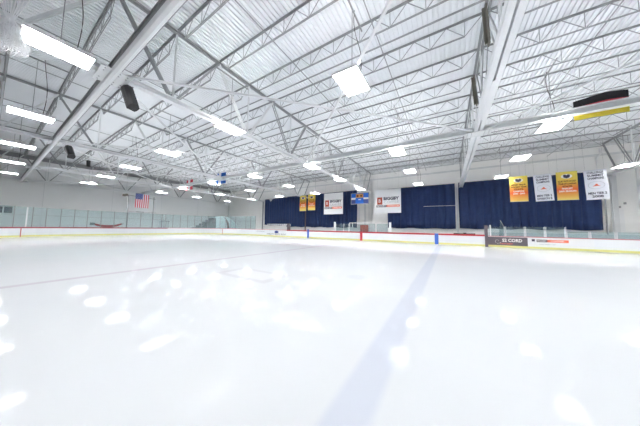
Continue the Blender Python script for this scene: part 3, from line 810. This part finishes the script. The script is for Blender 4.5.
b = MB(); b.prism([(3.75,.0),(4.15,.0),(4.2,.55),(3.86,1.38)], 1, -.01, .01)
o = b.build('leaning_glass', M['glass'], None, loc=(0, YB+.15, .98)); tag(o, 'tall pointed sheet of glass leaning beside the dark gate post', 'glass sheet')
b = MB(); b.prism([(3.86,1.36),(3.9,1.38),(4.22,.55),(4.17,.0),(4.13,.0),(4.17,.54)], 1, -.02, .02)
o2 = b.build('edge_strip', M['joist'], o)
# black rail lying on boards
b = MB(); b.box(.45, 2.1, YB+.02, YB+.14, 1.07, 1.15); b.box(1.2, 1.45, YB+.0, YB+.15, 1.15, 1.2); tag(b.build('bench_mat', M['black']), 'long black mat lying on the red cap near the slim white column', 'mat')
# white rails low behind the left curtain
t = thing('railing', 'white slatted railing under the left navy curtain', 'railing', (0, YB+.9, 0))
b = MB(); b.box(-25.0, -20.2, -.02, .02, 1.86, 1.94); b.box(-25.0, -20.2, -.02, .02, .2, .28); b.build('rail', M['white'], t)
for k in range(13):
    b = MB(); b.box(-25.0+.4*k-.03, -25.0+.4*k+.03, -.02, .02, 0, 1.86); b.build('baluster', M['white'], t)
t = thing('gate', 'dark narrow gate leaf between the railing and the red cap', 'gate', (-20.0, YB+.25, 0))
b = MB(); b.box(-.25, .22, -.03, .03, 0, 2.0); b.build('gate_leaf', M['ad_dark'], t)
b = MB(); b.box(.24, .34, -.05, .05, 0, 1.6); b.build('hinge_post', M['brown'], t)
# wall fittings in the curtain gap
for i, x in enumerate((-12.6, -10.9, -10.4)):
    rod('wall_pipe', '%s vertical pipe from the left in the gap between the curtains' % ORD[i], (x, 32.8, 0), (x, 32.8, 9.3), .05, 'steel', 'pipe')
# right end fittings
t = thing('downspout', 'bent white downspout left of the tall right column', 'pipe', (0, 32.89, 0))
b = MB(); b.box(13.55, 14.0, -.2, .12, 9.65, 10.1); b.build('hopper', M['white'], t)
b = MB(); b.tube([(13.75,0,9.7),(13.3,0,9.1),(13.28,0,7.4),(13.28,0,6.0)], .09, 10); b.build('pipe_run', M['white'], t)
rod('wall_pipe', 'grey riser pipe beside the tall right column', (13.62, 32.8, 0), (13.62, 32.8, 6.6), .06, 'joist', 'pipe')
b = MB(); b.box(14.28, 14.75, 32.85, 32.98, 0, 3.7); tag(b.build('wall_cabinet', M['white']), 'narrow white wall cabinet right of the tall column', 'cabinet')
for i, (x, z) in enumerate(((14.4, 4.5), (14.55, 3.95), (14.9, 4.3))):
    b = MB(); b.box(x-.07, x+.07, 32.9, 33.0, z-.1, z+.1); b.box(x-.03, x+.03, 32.88, 32.9, z-.05, z+.05)
    tag(b.build('junction_box', M['dkpaint']), '%s grey junction box above the white wall cabinet' % ['topmost', 'lowest', 'right hand'][i], 'electrical box')
rod('wall_pipe', 'white vertical pipe at the right frame edge', (15.75, 32.85, 0), (15.75, 32.85, 10.3), .09, 'white', 'pipe')

# ------------------------------------------------------------------ camera, world, colour
f, yaw, pit, rol = 206.4151, .5542, .0706, .0149
cy, sy, cp, sp_ = math.cos(yaw), math.sin(yaw), math.cos(pit), math.sin(pit)
F = Vector((-sy*cp, cy*cp, sp_)); Rt = Vector((cy, sy, 0)); U = Rt.cross(F)
R2 = Rt*math.cos(rol) + U*math.sin(rol); U2 = -Rt*math.sin(rol) + U*math.cos(rol)
cam = bpy.data.cameras.new('camera'); co = bpy.data.objects.new('camera', cam); COL.objects.link(co)
mtx = Matrix(((R2.x, U2.x, -F.x, 0), (R2.y, U2.y, -F.y, 0), (R2.z, U2.z, -F.z, 1.4723), (0,0,0,1)))
co.matrix_world = mtx
cam.sensor_width = 36; cam.lens = f/640*36; cam.clip_start = .05; cam.clip_end = 200
S.camera = co
w = bpy.data.worlds.new('world'); S.world = w; w.use_nodes = True
w.node_tree.nodes['Background'].inputs[0].default_value = (.8,.9,1,1); w.node_tree.nodes['Background'].inputs[1].default_value = .3
S.view_settings.view_transform = 'Standard'; S.view_settings.look = 'None'; S.view_settings.gamma = 1; S.view_settings.use_curve_mapping = False
S.view_settings.exposure = 1.85
S.cycles.max_bounces = 10; S.cycles.diffuse_bounces = 7; S.cycles.transparent_max_bounces = 16
S.cycles.use_denoising = True
S.cycles.sample_clamp_indirect = 8
